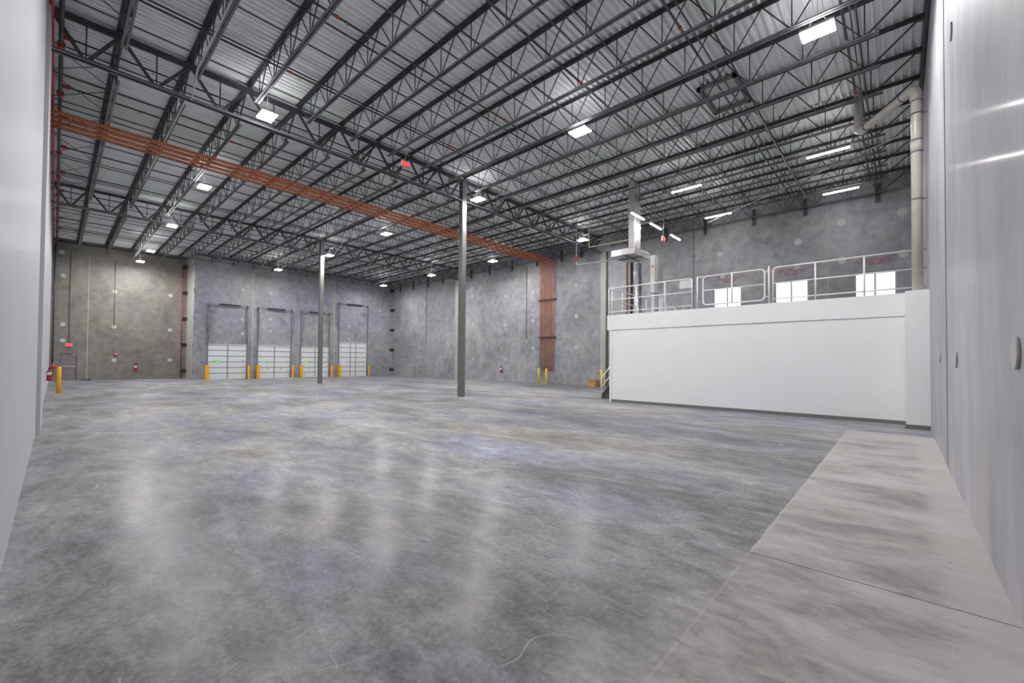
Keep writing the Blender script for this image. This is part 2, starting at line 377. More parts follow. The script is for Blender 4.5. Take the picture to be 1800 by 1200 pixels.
for x, z, r in ((4.17, 1.73, .105), (8.12, 1.72, .11), (11.25, 1.80, .11), (8.4, 6.3, .12)):
    w = MB(); w.disc((x, YR, z), (0, 1, 0), r, .02, 40); wallpart(w, 'patch', 'disc', wall_right, 'round beige raised patch')
for x in (9.75,):
    w = MB(); w.box(x-.012, x+.012, YR, YR+.006, 0, TOP-.2); wallpart(w, 'joint_or_shade', 'gap', wall_right)
    w = MB(); w.box(x-.05, x-.012, YR, YR+.01, 0, TOP-.2); wallpart(w, 'joint_or_shade', 'right', wall_right)
for x in (11.44, 18.5):
    w = MB(); w.box(x-.05, x+.05, YD-.012, YD, 0, 9.2); wallpart(w, 'joint_or_shade', 'pil', wall_dock)
w = MB(); w.box(1.58, 1.63, YF-.012, YF, 0, 9.2); wallpart(w, 'joint_or_shade', 'pil', wall_recess)
# weld plates across the corners
for z in (.62, 2.75, 4.9, 7.05, 9.2):
    w = MB(); w.box(XJ-.32, XJ-.005, YF-.02, YF, z-.16, z+.16); wallpart(w, 'weld_plate', 'plate', wall_recess); w = MB(); w.box(XJ-.02, XJ, YF-.35, YF-.03, z-.12, z+.12); wallpart(w, 'weld_plate', 'plate', wall_jog)
    w = MB(); w.box(XJ-.012, XJ, YD+.02, YD+.2, z-.16, z+.16); wallpart(w, 'weld_plate', 'plate', wall_jog)
    w = MB(); w.box(XB-.30, XB-.005, YD-.02, YD, z-.17, z+.17); wallpart(w, 'weld_plate', 'plate', wall_dock); w = MB(); w.box(XB-.02, XB, YD-.42, YD-.03, z-.17, z+.17); wallpart(w, 'weld_plate', 'plate', wall_back)
# red stencilled lettering above the windows: three ragged lines of small strokes
for (a, b_, lines) in (((6.30), 7.62, [(7.50, 6.5, 6.36), (7.62, 6.38, 6.24), (7.15, 6.6, 6.12)]), ((3.35), 4.65, [(4.55, 3.55, 6.36), (4.65, 3.38, 6.24), (4.3, 3.6, 6.12)]),
                       ((.2), 1.41, [(1.3, .36, 6.40), (1.42, .22, 6.28), (1.05, .42, 6.16)])):
    mb = MB()
    for y0, y1, z in lines:
        y = y0; k = 0
        while y > y1:
            wd = .035; kind = random.random()
            if k % 7 != 6:
                mb.box(XB-.004, XB, y-.011, y, z-.035, z+.035)
                if kind < .6: mb.box(XB-.004, XB, y-wd, y, z+.02, z+.035)
                if kind > .35: mb.box(XB-.004, XB, y-wd, y, z-.035, z-.022)
                if kind > .5: mb.box(XB-.004, XB, y-wd, y-wd+.011, z-.035, z+.035)
                if kind < .3: mb.box(XB-.004, XB, y-wd, y, z-.006, z+.006)
            y -= .048; k += 1
    wallpart(mb, 'stenciled_lettering', 'stencil', wall_back, 'red stencilled lines of lettering above a window')

# windows
for i, (y0, y1, z0, z1) in enumerate(WIN):
    t = thing(f'window_{i+1}', None, None, (XB, (y0+y1)/2, z0), kind='structure')
    fr = MB(); x0, x1 = XB+.05, XB+.12
    for bx in ((y0, y0+.05, z0, z1), (y1-.05, y1, z0, z1), (y0, y1, z0, z0+.05), (y0, y1, z1-.05, z1), ((y0+y1)/2-.03, (y0+y1)/2+.03, z0, z1)):
        fr.box(x0, x1, *bx)
    fr.build('window_frame', 'wirewhite', t)
    g = MB(); g.box(XB+.08, XB+.09, y0+.04, y1-.04, z0+.04, z1-.04); g.build('pane', 'glass', t)

# ceiling: fluted steel roof deck
ZD0, ZD1 = 10.08, 10.155
mb = MB(); pitch_ = .175; y = YR; x0, x1 = XL, XB
prof = []
while y < YF:
    prof += [(y, ZD1), (y+.098, ZD1), (y+.110, ZD0), (y+.163, ZD0)]; y += pitch_
prof.append((y, ZD1))
for (ya, za), (yb, zb) in zip(prof[:-1], prof[1:]):
    mb.quad([(x0, ya, za), (x0, yb, zb), (x1, yb, zb), (x1, ya, za)])
ceiling = struct(mb.build('ceiling', 'deck'))
w = MB(); w.box(XL-.25, XB+.25, YR-.25, YF+.25, TOP-.06, TOP+.1); rs = wallpart(w, 'roof_board', 'white', ceiling)

# ------------------------------------------------------------------ structural steel
YG = (14.78, 29.40)
COLX = {0: 12.62, 1: 12.40}
def angle_pair_y(mb, x, y0, y1, z, leg=.07, t=.012, gap=.02, upw=True):
    """two steel angles back to back running along y"""
    for s in (-1, 1):
        xa, xb = sorted((x+s*gap/2, x+s*(gap/2+leg))); zt = z if upw else z-t
        mb.box(xa, xb, y0, y1, z if upw else z-t, z+t if upw else z)
        xc, xd = sorted((x+s*gap/2, x+s*(gap/2+t)))
        mb.box(xc, xd, y0, y1, z if upw else z-leg, z+leg if upw else z)
ZC0, ZT = 9.20, 10.075
def make_joist(Lb, separate, name_loc, label):
    root = thing('roof_joist', label, 'roof joist', (name_loc[0], name_loc[1], ZC0), 'open web roof joists')
    tc = MB(); angle_pair_y(tc, 0, .02, Lb-.02, ZT-ZC0, .075, .014, .024, upw=False)
    tc.box(-.06, .06, 0.02, .16, ZT-ZC0-.11, ZT-ZC0-.03); tc.box(-.06, .06, Lb-.16, Lb-.02, ZT-ZC0-.11, ZT-ZC0-.03)
    sub(tc.mesh('top_chord', 'steel'), 'top_chord', root)
    bc = MB(); angle_pair_y(bc, 0, .85, Lb-.85, 0, .055, .012, .022)
    sub(bc.mesh('bottom_chord', 'steel2'), 'bottom_chord', root)
    n = round((Lb-2.2)/1.19)+1; sp = (Lb-2.2)/(n-1); nodes = [1.1+i*sp for i in range(n)]
    zt = ZT-ZC0-.05
    vert = MB().tube([(0, 0, .02), (0, 0, zt)], .0135, 6)
    dl = MB().tube([(0, -.03, .02), (0, -sp/2, zt)], .0155, 6)
    dr = MB().tube([(0, .03, .02), (0, sp/2, zt)], .0155, 6)
    e1 = MB().bar((0, nodes[0], .02), (0, .14, zt), .045, .03); e2 = MB().bar((0, nodes[-1], .02), (0, Lb-.14, zt), .045, .03)
    if separate:
        mv, ml, mrr = vert.mesh('web_rod', 'steel'), dl.mesh('web_rod', 'steel'), dr.mesh('web_rod', 'steel')
        for i, yn in enumerate(nodes):
            sub(mv, 'web_rod', root, (0, yn, 0))
            if i > 0: sub(ml, 'web_rod', root, (0, yn, 0))
            if i < n-1: sub(mrr, 'web_rod', root, (0, yn, 0))
        sub(e1.mesh('web_rod', 'steel'), 'web_rod', root); sub(e2.mesh('web_rod', 'steel'), 'web_rod', root)
    else:
        w = MB()
        for i, yn in enumerate(nodes):
            w.tube([(0, yn, .02), (0, yn, zt)], .0135, 5)
            w.tube([(0, yn-.03, .02), (0, yn-sp/2 if i else .14, zt)], .0155, 5); w.tube([(0, yn+.03, .02), (0, yn+sp/2 if i < n-1 else Lb-.14, zt)], .0155, 5)
        sub(w.mesh('web', 'steel'), 'web', root)
    return root
JX = [1.01+1.4475*k for k in range(16)]+[24.45]
BAYS = [(YR+.02, YG[0], 'nearest bay'), (YG[0], YG[1], 'middle bay'), (YG[1], YD, 'farthest bay')]
for bi, (y0, y1, bn) in enumerate(BAYS):
    p = None; p2 = None
    for k, x in enumerate(JX):
        lab = f'dark steel open web roof joist, {ORD[k]} from the white left wall, {bn}'
        if bi == 2 and x < XJ:
            if p2 is None: p2 = make_joist(YF-y0, False, (x, y0), lab)
            else: dup(p2, (x, y0, ZC0), lab)
        elif p is None: p = make_joist(y1-y0, bi < 2, (x, y0), lab)
        else: dup(p, (x, y0, ZC0), lab)
# girders
for gi, gy in enumerate(YG):
    cx_ = COLX[gi]
    for s, (xa, xb) in enumerate(((XL, cx_-.14), (cx_+.14, XB-.14))):
        side = 'between the white left wall and the' if s == 0 else 'between the back wall and the'
        g = thing('roof_girder', f'deep dark steel girder {side} {"nearer" if gi == 0 else "farther"} column', 'girder', (xa, gy, 8.95), 'roof girders')
        w = MB(); zt = 9.965
        for q in (-1, 1):
            ya, yb = sorted((gy+q*.02, gy+q*.11)); w.box(xa, xb, ya, yb, zt-.018, zt)
            ya, yb = sorted((gy+q*.02, gy+q*.035)); w.box(xa, xb, ya, yb, zt-.11, zt)
        w.build('top_chord', 'steel', g)
        w = MB(); zb = 8.96
        for q in (-1, 1):
            ya, yb = sorted((gy+q*.02, gy+q*.11)); w.box(xa, xb, ya, yb, zb, zb+.016)
            ya, yb = sorted((gy+q*.02, gy+q*.036)); w.box(xa, xb, ya, yb, zb, zb+.09)
        w.build('bottom_chord', 'steel2', g)
        tops = [xa+.02]+[j for j in JX if xa+.35 < j < xb-.35]+[xb-.02]
        for i in range(len(tops)-1):
            a, c_ = tops[i], tops[i+1]; m_ = (a+c_)/2
            MB().bar((a+.03, gy, zt-.06), (m_-.04, gy, zb+.05), .075, .05, (0, 1, 0)).build('diagonal', 'steel', g)
            MB().bar((c_-.03, gy, zt-.06), (m_+.04, gy, zb+.05), .075, .05, (0, 1, 0)).build('diagonal', 'steel', g)
            MB().bar((m_, gy, zt-.06), (m_, gy, zb+.05), .03, .03, (0, 1, 0)).build('vertical', 'steel', g)
# columns
for gi, gy in enumerate(YG):
    cx_ = COLX[gi]
    t = thing('steel_column', ('square steel column standing nearer the camera' if gi == 0 else 'square steel column farther off, in front of the dock doors'), 'column', (cx_, gy, 0), 'steel columns')
    MB().box(cx_-.125, cx_+.125, gy-.125, gy+.125, .0, 8.9).build('shaft', 'column', t, bevel=.012)
    MB().box(cx_-.125, cx_+.125, gy-.125, gy+.125, 8.9, 9.9).build('column_head', 'cap', t, bevel=.012)
    MB().box(cx_-.16, cx_+.16, gy-.16, gy+.16, 9.9, 9.93).build('cap_plate', 'cap', t)
    MB().box(cx_-.2, cx_+.2, gy-.2, gy+.2, 0, .006).build('grout_pad', 'patch', t, 'pale grout square')
# wall ledger angles
for nm, bx, lb in (('ledger_angle', (XJ, XB, YD-.09, YD, 9.83, 9.92), 'dark ledger angle along the top of the dock wall'),
                   ('ledger_angle', (XL, XJ, YF-.09, YF, 9.83, 9.92), 'dark ledger angle on the recessed wall above the grey door'),
                   ('ledger_angle', (XL, XB, YR, YR+.09, 9.9, 9.99), 'dark ledger angle along the top of the right wall')):
    w = MB(); x0, x1, y0, y1, z0, z1 = bx; w.box(x0, x1, y0, y1, z0, z0+.015)
    w.box(x0, x1, (y1-.015) if y1 in (YD, YF) else y0, y1 if y1 in (YD, YF) else y0+.015, z0, z1); tag(w.build(nm, 'steel'), lb, 'ledger', 'wall ledger angles')

# bridging rows
BR = [.72, 3.4, 5.65, 8.1, 10.4, 12.8, 16.4, 18.1, 20.4, 23.0, 25.6, 27.9, 31.9, 34.3, 36.8, 39.2]
def bridging(y, idx):
    t = thing('joist_bridging', f'thin dark bridging angles across the joists, {ORD[idx]} row from the right wall', 'bridging', (XL, y, ZC0), 'joist bridging rows')
    MB().box(XL, XB, y-.018, y+.018, ZT-.12, ZT-.09).build('top_angle', 'steel', t)
    MB().box(XL, XB, y+.02, y+.05, ZC0+.012, ZC0+.035).build('bottom_angle', 'steel', t)
    MB().bar((XL, y, ZT-.12), (JX[0], y, ZC0+.03), .03, .012).bar((XL, y+.03, ZC0+.03), (JX[0], y+.03, ZT-.12), .03, .012).build('cross_brace', 'steel', t)
    MB().bar((JX[-2], y, ZT-.12), (JX[-1], y, ZC0+.03), .03, .012).bar((JX[-2], y+.03, ZC0+.03), (JX[-1], y+.03, ZT-.12), .03, .012).build('cross_brace', 'steel', t)
    MB().box(XB-.09, XB, y-.075, y+.075, 8.92, 9.75).build('wall_bracket', 'steel', t)
    return t
bprot = bridging(BR[0], 0)
for i, y in enumerate(BR[1:]): dup(bprot, (XL, y, ZC0), f'thin dark bridging angles across the joists, {ORD[i+1]} row from the right wall')

# sprinkler branch lines with heads
SP = [.95, 3.9, 6.83, 9.8, 12.7, 15.58, 18.44, 20.9, 23.8, 27.04, 30.07, 32.87, 36.0, 38.9]
def branch(y):
    z = 9.80
    t = thing('sprinkler_branch', '', 'sprinkler pipe', (XL, y, z), 'sprinkler branch lines')
    MB().tube([(XL+.22, y, z), (XB-.6, y, z)], .027, 8).build('pipe', 'steel', t)
    MB().tube([(XL+.17, y, z), (XL+.42, y, z)], .062, 12).build('coupling', 'red', t, 'red')
    hm = MB(); hm.tube([(0, 0, -.02), (0, 0, -.07)], .022, 8).tube([(0, 0, -.07), (0, 0, -.075)], .035, 8); hm = hm.mesh('sprinkler_head', 'wirewhite')
    cm = MB(); cm.tube([(-.045, 0, 0), (.045, 0, 0)], .042, 10).tube([(0, 0, 0), (0, 0, -.04)], .03, 8); cm = cm.mesh('tee_fitting', 'orange_red')
    for k in range(8):
        x = 1.75+2.895*k
        sub(hm, 'sprinkler_head', t, (x-XL, 0, 0))
        if k % 2 == 1: sub(cm, 'tee_fitting', t, (x-XL-.25, 0, 0))
    return t
bp_ = branch(SP[0]); bp_['label'] = 'dark sprinkler pipe with red tees under the deck, first from the right wall'
for i, y in enumerate(SP[1:]): dup(bp_, (XL, y, 9.80), f'dark sprinkler pipe with red tees under the deck, {ORD[i+1]} from the right wall')
# mains along the left wall
t = thing('sprinkler_main', 'dark sprinkler main with red couplings high along the white left wall', 'sprinkler pipe', (XL+.2, 0, 9.55))
MB().tube([(XL+.22, -.3, 9.55), (XL+.22, 43.4, 9.55)], .045, 10).build('pipe', 'steel', t)
for y in SP: MB().tube([(XL+.22, y-.1, 9.55), (XL+.22, y+.1, 9.55)], .075, 12).tube([(XL+.22, y, 9.55), (XL+.22, y, 9.8)], .03, 8).build('coupling', 'red', t)
w = MB(); w.tube([(XL+.07, -.3, 9.42), (XL+.07, 43.4, 9.42)], .035, 10); tag(w.build('red_pipe', 'red'), 'slim red pipe running high along the white left wall', 'pipe')
for y in []: pass
t = thing('sprinkler_riser', 'dark vertical sprinkler riser in the far left corner with a red valve', 'sprinkler pipe', (-.1, 43.35, 0))
MB().tube([(-.1, 43.35, .95), (-.1, 43.35, 9.5)], .05, 10).build('pipe', 'steel', t)
MB().tube([(-.1, 43.35, 1.25), (-.1, 43.35, .95), (.12, 43.3, .98)], .075, 10).build('valve', 'red', t)
MB().tube([(.12, 43.3, .98), (.30, 43.3, 1.1)], .04, 10).build('hose_outlet', 'red', t)
t = thing('red_standpipe', 'thin dark red standpipe beside the recess corner', 'pipe', (7.03, 43.45, 0))
MB().tube([(7.03, 43.45, .05), (7.03, 43.45, 9.3)], .03, 8).build('pipe', 'red', t)
for z in (.5, 2.9, 6.3, 8.4): MB().box(6.96, 7.14, 43.48, 43.6, z-.02, z+.02).build('clamp', 'plate', t)
# ------------------------------------------------------------------ copper bundle
for k in range(7):
    y = 18.75+.205*k; z = 9.10+(.03 if k % 2 else 0)
    pts = path([(XL+.02, y, z), (XB-.12, y, z), (XB-.12, y, .95)], .18)
    w = MB(); w.tube(pts, .038, 8)
    o = w.build('copper_pipe', 'copper'); tag(o, f'copper pipe under the roof and down the wall, {ORD[k]} of seven from the right', 'pipe', 'bundle of copper pipes')
for z in (3.45, 6.25):
    w = MB(); w.box(XB-.165, XB, 18.60, 20.15, z-.045, z+.045); tag(w.build('pipe_clamp', 'plate'), f'dark clamp strap across the copper risers, {"lower" if z < 4 else "upper"} one', 'clamp', 'clamps on the copper risers')
for k, x in enumerate(JX[:-1]):
    w = MB(); w.box(x-.03, x+.03, 18.6, 20.12, 9.16, 9.195); o = w.build('pipe_hanger', 'copper'); tag(o, f'flat rusty hanger strip holding the copper pipes, {ORD[k]} from the white wall', 'pipe hanger', 'hangers of the copper pipes')
for i, (y) in enumerate((18.42, 17.75)):
    t = thing('bollard', ['yellow bollard left of the copper risers', 'yellow bollard right of the copper risers'][i], 'bollard', (24.2-.0*i, [19.6, 18.9][i], 0), 'bollards by the back wall')
    MB().tube([t.location, t.location+Vector((0, 0, 1.12)), t.location+Vector((0, 0, 1.15))], [.075, .075, .05], 16).build('post', 'yellow2', t)
    MB().tube([t.location, t.location+Vector((0, 0, .012))], .12, 16).build('base_ring', 'patch', t)

# ------------------------------------------------------------------ mezzanine block
BX, BY, BZ = 15.7, 9.05, 3.60
t = thing('mezzanine', 'large white office block with a walk-on top against the right wall', 'mezzanine', (BX, YR, 0))
MB().box(BX+.03, XB, YR+.001, BY-.12, .0, 3.0).build('wall', 'white', t)
MB().box(BX, XB-.001, YR+.001, BY, 2.98, BZ-.06).build('fascia', 'white', t)
MB().box(BX+.06, XB-.001, YR+.001, BY-.06, BZ-.06, BZ-.05).build('deck_floor', 'base', t, 'dark grey floor')
w = MB(); w.box(BX, BX+.14, YR+.001, BY, BZ-.06, BZ); w.box(BX+.14, XB-.001, BY-.12, BY, BZ-.06, BZ); w.build('curb', 'white', t)
MB().box(14.9, BX, YR+.001, -.10, 0, 3.55).build('pilaster', 'white', t)
MB().box(BX-.0, BX+.03, BY-.20, BY-.12, 0, 2.98).build('corner_trim', 'white', t)
MB().box(BX+.012, BX+.03, -.10, BY-.20, .0, .11).build('baseboard', 'base', t)
MB().box(14.885, 14.9, YR+.001, -.10, .0, .11).box(14.885, 15.68, -.10, -.085, 0, .11).build('baseboard', 'base', t)
# guardrails
RAIL = .024
def posts(t, pts, z0, z1, r=RAIL):
    for x, y in pts: MB().tube([(x, y, z0), (x, y, z1)], r, 10).build('post', 'rail', t)
zt_, zm_, zb_, z0_ = 4.73, 4.24, 3.74, BZ-.0
gx = BX+.05
t = thing('guardrail', 'white pipe guardrail around the far corner of the mezzanine', 'guardrail', (gx, BY-.05, BZ), 'mezzanine guardrails')
MB().tube(path([(23.9, BY-.05, zt_), (gx, BY-.05, zt_), (gx, 5.58, zt_), (gx, 5.58, z0_)], .1), RAIL, 10).build('top_rail', 'rail', t)
MB().tube([(23.9, BY-.05, zm_), (gx, BY-.05, zm_), (gx, 5.6, zm_)], RAIL*.85, 10).build('mid_rail', 'rail', t)
MB().tube([(23.9, BY-.05, zb_), (gx, BY-.05, zb_), (gx, 5.6, zb_)], RAIL*.85, 10).build('bottom_rail', 'rail', t)
posts(t, [(gx, BY-.05), (gx, BY-.2), (gx, 7.78), (gx, 6.6)]+[(gx+1.18*k, BY-.05) for k in range(1, 8)], z0_-.05, zt_)
t = thing('guardrail_gate', 'white swing gate in the mezzanine guardrail', 'gate', (gx, 4.2, BZ))
MB().tube(path([(gx, 4.3, 4.74), (gx, 5.2, 4.74), (gx, 5.2, 3.72), (gx, 3.26, 3.72), (gx, 3.26, 4.74), (gx, 4.2, 4.74)], .13)+[Vector((gx, 4.3, 4.74))], RAIL, 10).build('gate_frame', 'rail', t)
MB().tube([(gx, 4.25, 3.72), (gx, 4.25, 4.74)], RAIL, 10).build('stile', 'rail', t)
MB().tube([(gx, 5.2, zm_), (gx, 3.26, zm_)], RAIL*.8, 10).build('mid_rail', 'rail', t)
MB().tube([(gx, 5.4, z0_-.05), (gx, 5.4, 4.76)], RAIL, 10).tube([(gx, 5.4, 4.74), (gx, 5.2, 4.74)], .02, 8).build('latch_post', 'rail', t)
MB().tube([(gx, 3.14, z0_-.05), (gx, 3.14, 4.82)], RAIL, 10).tube([(gx, 3.14, 4.7), (gx, 3.27, 4.6)], .018, 8).tube([(gx, 3.14, 3.78), (gx, 3.27, 3.88)], .018, 8).build('hinge_post', 'rail', t)
t = thing('guardrail', 'white pipe guardrail between the gate and the drain pipe', 'guardrail', (gx, 3.0, BZ), 'mezzanine guardrails')
MB().tube(path([(gx, 3.02, z0_-.05), (gx, 3.02, 4.75), (gx, YR+.02, 4.75)], .12), RAIL, 10).build('top_rail', 'rail', t)
MB().tube([(gx, 3.0, zm_), (gx, YR+.02, zm_)], RAIL*.8, 10).build('mid_rail', 'rail', t)
MB().tube([(gx, 3.0, zb_), (gx, YR+.02, zb_)], RAIL*.8, 10).build('bottom_rail', 'rail', t)
posts(t, [(gx, 1.9), (gx, .75)], z0_-.05, 4.75)
# stair beside the block
t = thing('staircase', 'dark stair with white handrails behind the far corner of the mezzanine', 'staircase', (16.7, 9.5, 0))
n = 20
for i in range(n):
    x = 16.85+i*.27; z = (i+1)*BZ/n
    MB().box(x, x+.30, 9.10, 9.92, z-.045, z).box(x+.0, x+.012, 9.10, 9.92, z-.18, z-.04).build('tread', 'wood', t)
for y in (9.08, 9.93): MB().bar((16.8, y, .05), (16.85+n*.27, y, BZ-.1), .26, .03, (0, 1, 0)).build('stringer', 'wood', t)
sl = BZ/n/.27
for y, xs in ((9.93, 16.75), (9.09, 16.95)):
    def rz(x, off): return (x-16.85)*sl+off
    MB().tube(path([(xs, y, 0.05), (xs, y, .93), (22.2, y, rz(22.2, .98))], .1), RAIL, 10).build('handrail', 'rail', t)
    MB().tube([(xs, y, .5), (22.2, y, rz(22.2, .55))], RAIL*.8, 8).build('mid_rail', 'rail', t)
    for x in (17.9, 19.1, 20.3, 21.5): MB().tube([(x, y, rz(x, -.05)), (x, y, rz(x, .96))], RAIL*.9, 8).build('post', 'rail', t)

# sign, panel
w = MB(); w.box(XB-.03, XB, 8.80, 9.56, 5.98, 6.46); tag(w.build('wall_panel', 'sheet', bevel=.01), 'blank white rectangular panel on the back wall above the mezzanine', 'panel')
# ------------------------------------------------------------------ ductwork
t = thing('air_duct', 'bare galvanised duct dropping from the roof and bending beside the mezzanine', 'air duct', (18.3, 9.1, 6.67))
MB().box(18.0, 18.63, 8.98, 9.28, 6.97, 10.05).build('riser', 'galv', t, bevel=.008)
for z in (7.6, 8.5, 9.4): MB().box(17.985, 18.645, 8.965, 9.295, z-.02, z+.02).build('flange', 'galv', t)
MB().box(18.0, 19.62, 8.98, 10.17, 6.67, 6.97).build('horizontal_run', 'galv', t, bevel=.008)
MB().box(17.9, 19.7, 9.5, 9.54, 6.62, 6.665).box(18.7, 18.74, 8.9, 10.2, 6.62, 6.665).build('strut', 'conduit', t)
t = thing('air_handler', 'pale upright duct column standing on the mezzanine deck', 'air handler', (20, 8.86, 3.55))
MB().box(19.64, 20.05, 8.74, 8.96, 5.02, 6.86).build('upper_casing', 'flue', t, bevel=.008)
MB().box(20.07, 20.6, 8.74, 8.96, 3.55, 6.74).build('side_casing', 'galv', t, bevel=.008)
MB().box(19.70, 20.05, 8.77, 8.93, 3.55, 5.0).build('lower_casing', 'flue', t, bevel=.008)
MB().box(19.63, 19.64, 8.80, 8.88, 6.28, 6.36).build('warning_label', 'red', t)
for nm, pts, r, mt, lb in (
    ('drop_pipe', [(18.5, 12.5, 8.95), (18.5, 12.5, 6.72), (18.5, 10.2, 6.66)], .035, 'wirewhite', 'pale pipe dropping from the roof and running to the galvanised duct'),
    ('conduit', [(18.3, 11.6, 10.07), (18.3, 11.6, 7.46), (18.3, 9.29, 7.44)], .025, 'zincy', 'yellowish conduit running towards the top of the galvanised duct'),
    ('brown_pipe', [(XB-.065, 12.92, 0), (XB-.065, 12.92, 8.0)], .05, 'brownpipe', 'brown vertical pipe on the back wall behind the guardrail corner'),
    ('black_pipe', [(XB-.085, 12.6, 0), (XB-.085, 12.6, 9.0)], .07, 'black', 'black vertical pipe on the back wall behind the guardrail corner'),
    ('silver_flexible_duct', [(XB-.125, 12.14, 0), (XB-.125, 12.14, 7.9)], .11, 'galv', 'silver vertical duct on the back wall beside the black pipe'),
    ('wall_conduit', [(XB-.03, 34.55, 3.42), (XB-.03, 34.55, 9.2)], .02, 'conduit', 'thin grey conduit on the back wall left of the nearer column'),
    ('wall_conduit', [(XB-.03, 21.46, 3.42), (XB-.03, 21.46, 9.0)], .02, 'conduit', 'thin grey conduit on the back wall left of the copper pipes'),
    ('wall_conduit', [(3.0, YF-.03, 4.0), (3.0, YF-.03, 9.0)], .022, 'conduit', 'thin grey conduit high on the recessed wall above the fire alarm'),
    ('wall_conduit', [(.68, YF-.03, 2.68), (.68, YF-.03, 9.3)], .02, 'conduit', 'thin grey conduit running up from the exit sign over the grey door'),
    ('ceiling_conduit', [(13.45, 13.64, 9.12), (13.45, 11.2, 9.12), (13.1, 4.4, 9.12)], .014, 'wirewhite', 'long pale conduit strung under the joists behind the nearer column'),
    ('ceiling_conduit', [(2.38, 5.0, 9.17), (2.38, 13.4, 9.17), (2.48, 14.6, 8.93), (2.44, 15.1, 9.15), (2.44, 23.5, 9.17)], .02, 'wirewhite', 'pale cable fixed along the second joist from the white wall'),
    ('ceiling_conduit', [(3.6, 14.66, 9.99), (24.0, 14.66, 9.99)], .02, 'wirewhite', 'pale conduit lying along the top of the nearer girder'),
    ('ceiling_conduit', [(14.0, 3.1, 9.14), (23.0, 3.1, 9.14)], .014, 'wirewhite', 'pale conduit strung under the joists near the hatch opening'),
    ('drain_line', [(16.2, .0, 8.15), (22.8, 7.3, 8.9)], .014, 'wirewhite', 'thin pale line reaching from the drain pipe across above the mezzanine')):
    w = MB(); w.tube(path(pts, .06) if len(pts) > 2 else pts, r, 10); tag(w.build(nm, mt), lb, 'pipe' if 'pipe' in nm else ('duct' if 'duct' in nm else 'conduit'))
w = MB(); w.tube([(18.5, 12.5, 7.2), (18.5, 12.5, 6.9)], .06, 10)
tag(w.build('valve', 'orange_red'), 'small red valve on the pale drop pipe', 'valve')

# cream drain pipe in the right corner
t = thing('drain_pipe', 'thick cream plastic drain pipe standing on the mezzanine corner by the right wall', 'drain pipe', (15.2, -.34, 3.55))
px_, py_ = 15.2, -.345
main = path([(px_, py_, 3.55), (px_, py_, 8.92), (16.9, .92, 8.86), (16.9, .92, 10.07)], .2, 8)
MB().tube(main, .112, 20).build('pipe', 'pvc', t)
MB().tube(path([(px_, py_, 8.55), (px_, py_, 8.92), (px_+.32, py_+.24, 8.91)], .2, 8), .125, 20).build('elbow', 'pvc', t)
MB().tube(path([(16.62, .715, 8.865), (16.9, .92, 8.86), (16.9, .92, 9.2)], .2, 8), .125, 20).build('elbow', 'pvc', t)
MB().tube([(px_, py_, 7.2), (px_, py_, 7.5)], .122, 20).build('sleeve', 'pvc', t)
for z in (8.54, 7.19, 7.51): MB().tube([(px_, py_, z), (px_, py_, z+.02)], .127, 20).build('glue_ring', 'pvcblue', t)
MB().tube([(px_+.33, py_+.247, 8.91), (px_+.345, py_+.258, 8.91)], .128, 20).build('glue_ring', 'pvcblue', t)
MB().tube([(16.60, .70, 8.866), (16.615, .711, 8.866)], .128, 20).build('glue_ring', 'pvcblue', t)
for z in (8.2, 5.95):
    MB().tube([(px_, py_, z), (px_, py_, z+.03)], .13, 20).box(px_-.02, px_+.02, YR, py_-.1, z, z+.03).build('clamp', 'conduit', t)

# roof opening frame
t = thing('roof_hatch', 'dark steel frame of a square roof opening beside the nearest joists', 'roof hatch', (14.05, 4.0, 9.85))
for bx in ((13.2, 14.9, 3.45, 3.55), (13.2, 14.9, 4.45, 4.55), (13.2, 13.3, 3.45, 4.55), (14.8, 14.9, 3.45, 4.55)):
    MB().box(*bx, 9.97, 10.07).build('channel', 'steel2', t)
MB().box(13.3, 14.8, 3.55, 4.45, 10.055, 10.07).build('cover', 'galv', t)

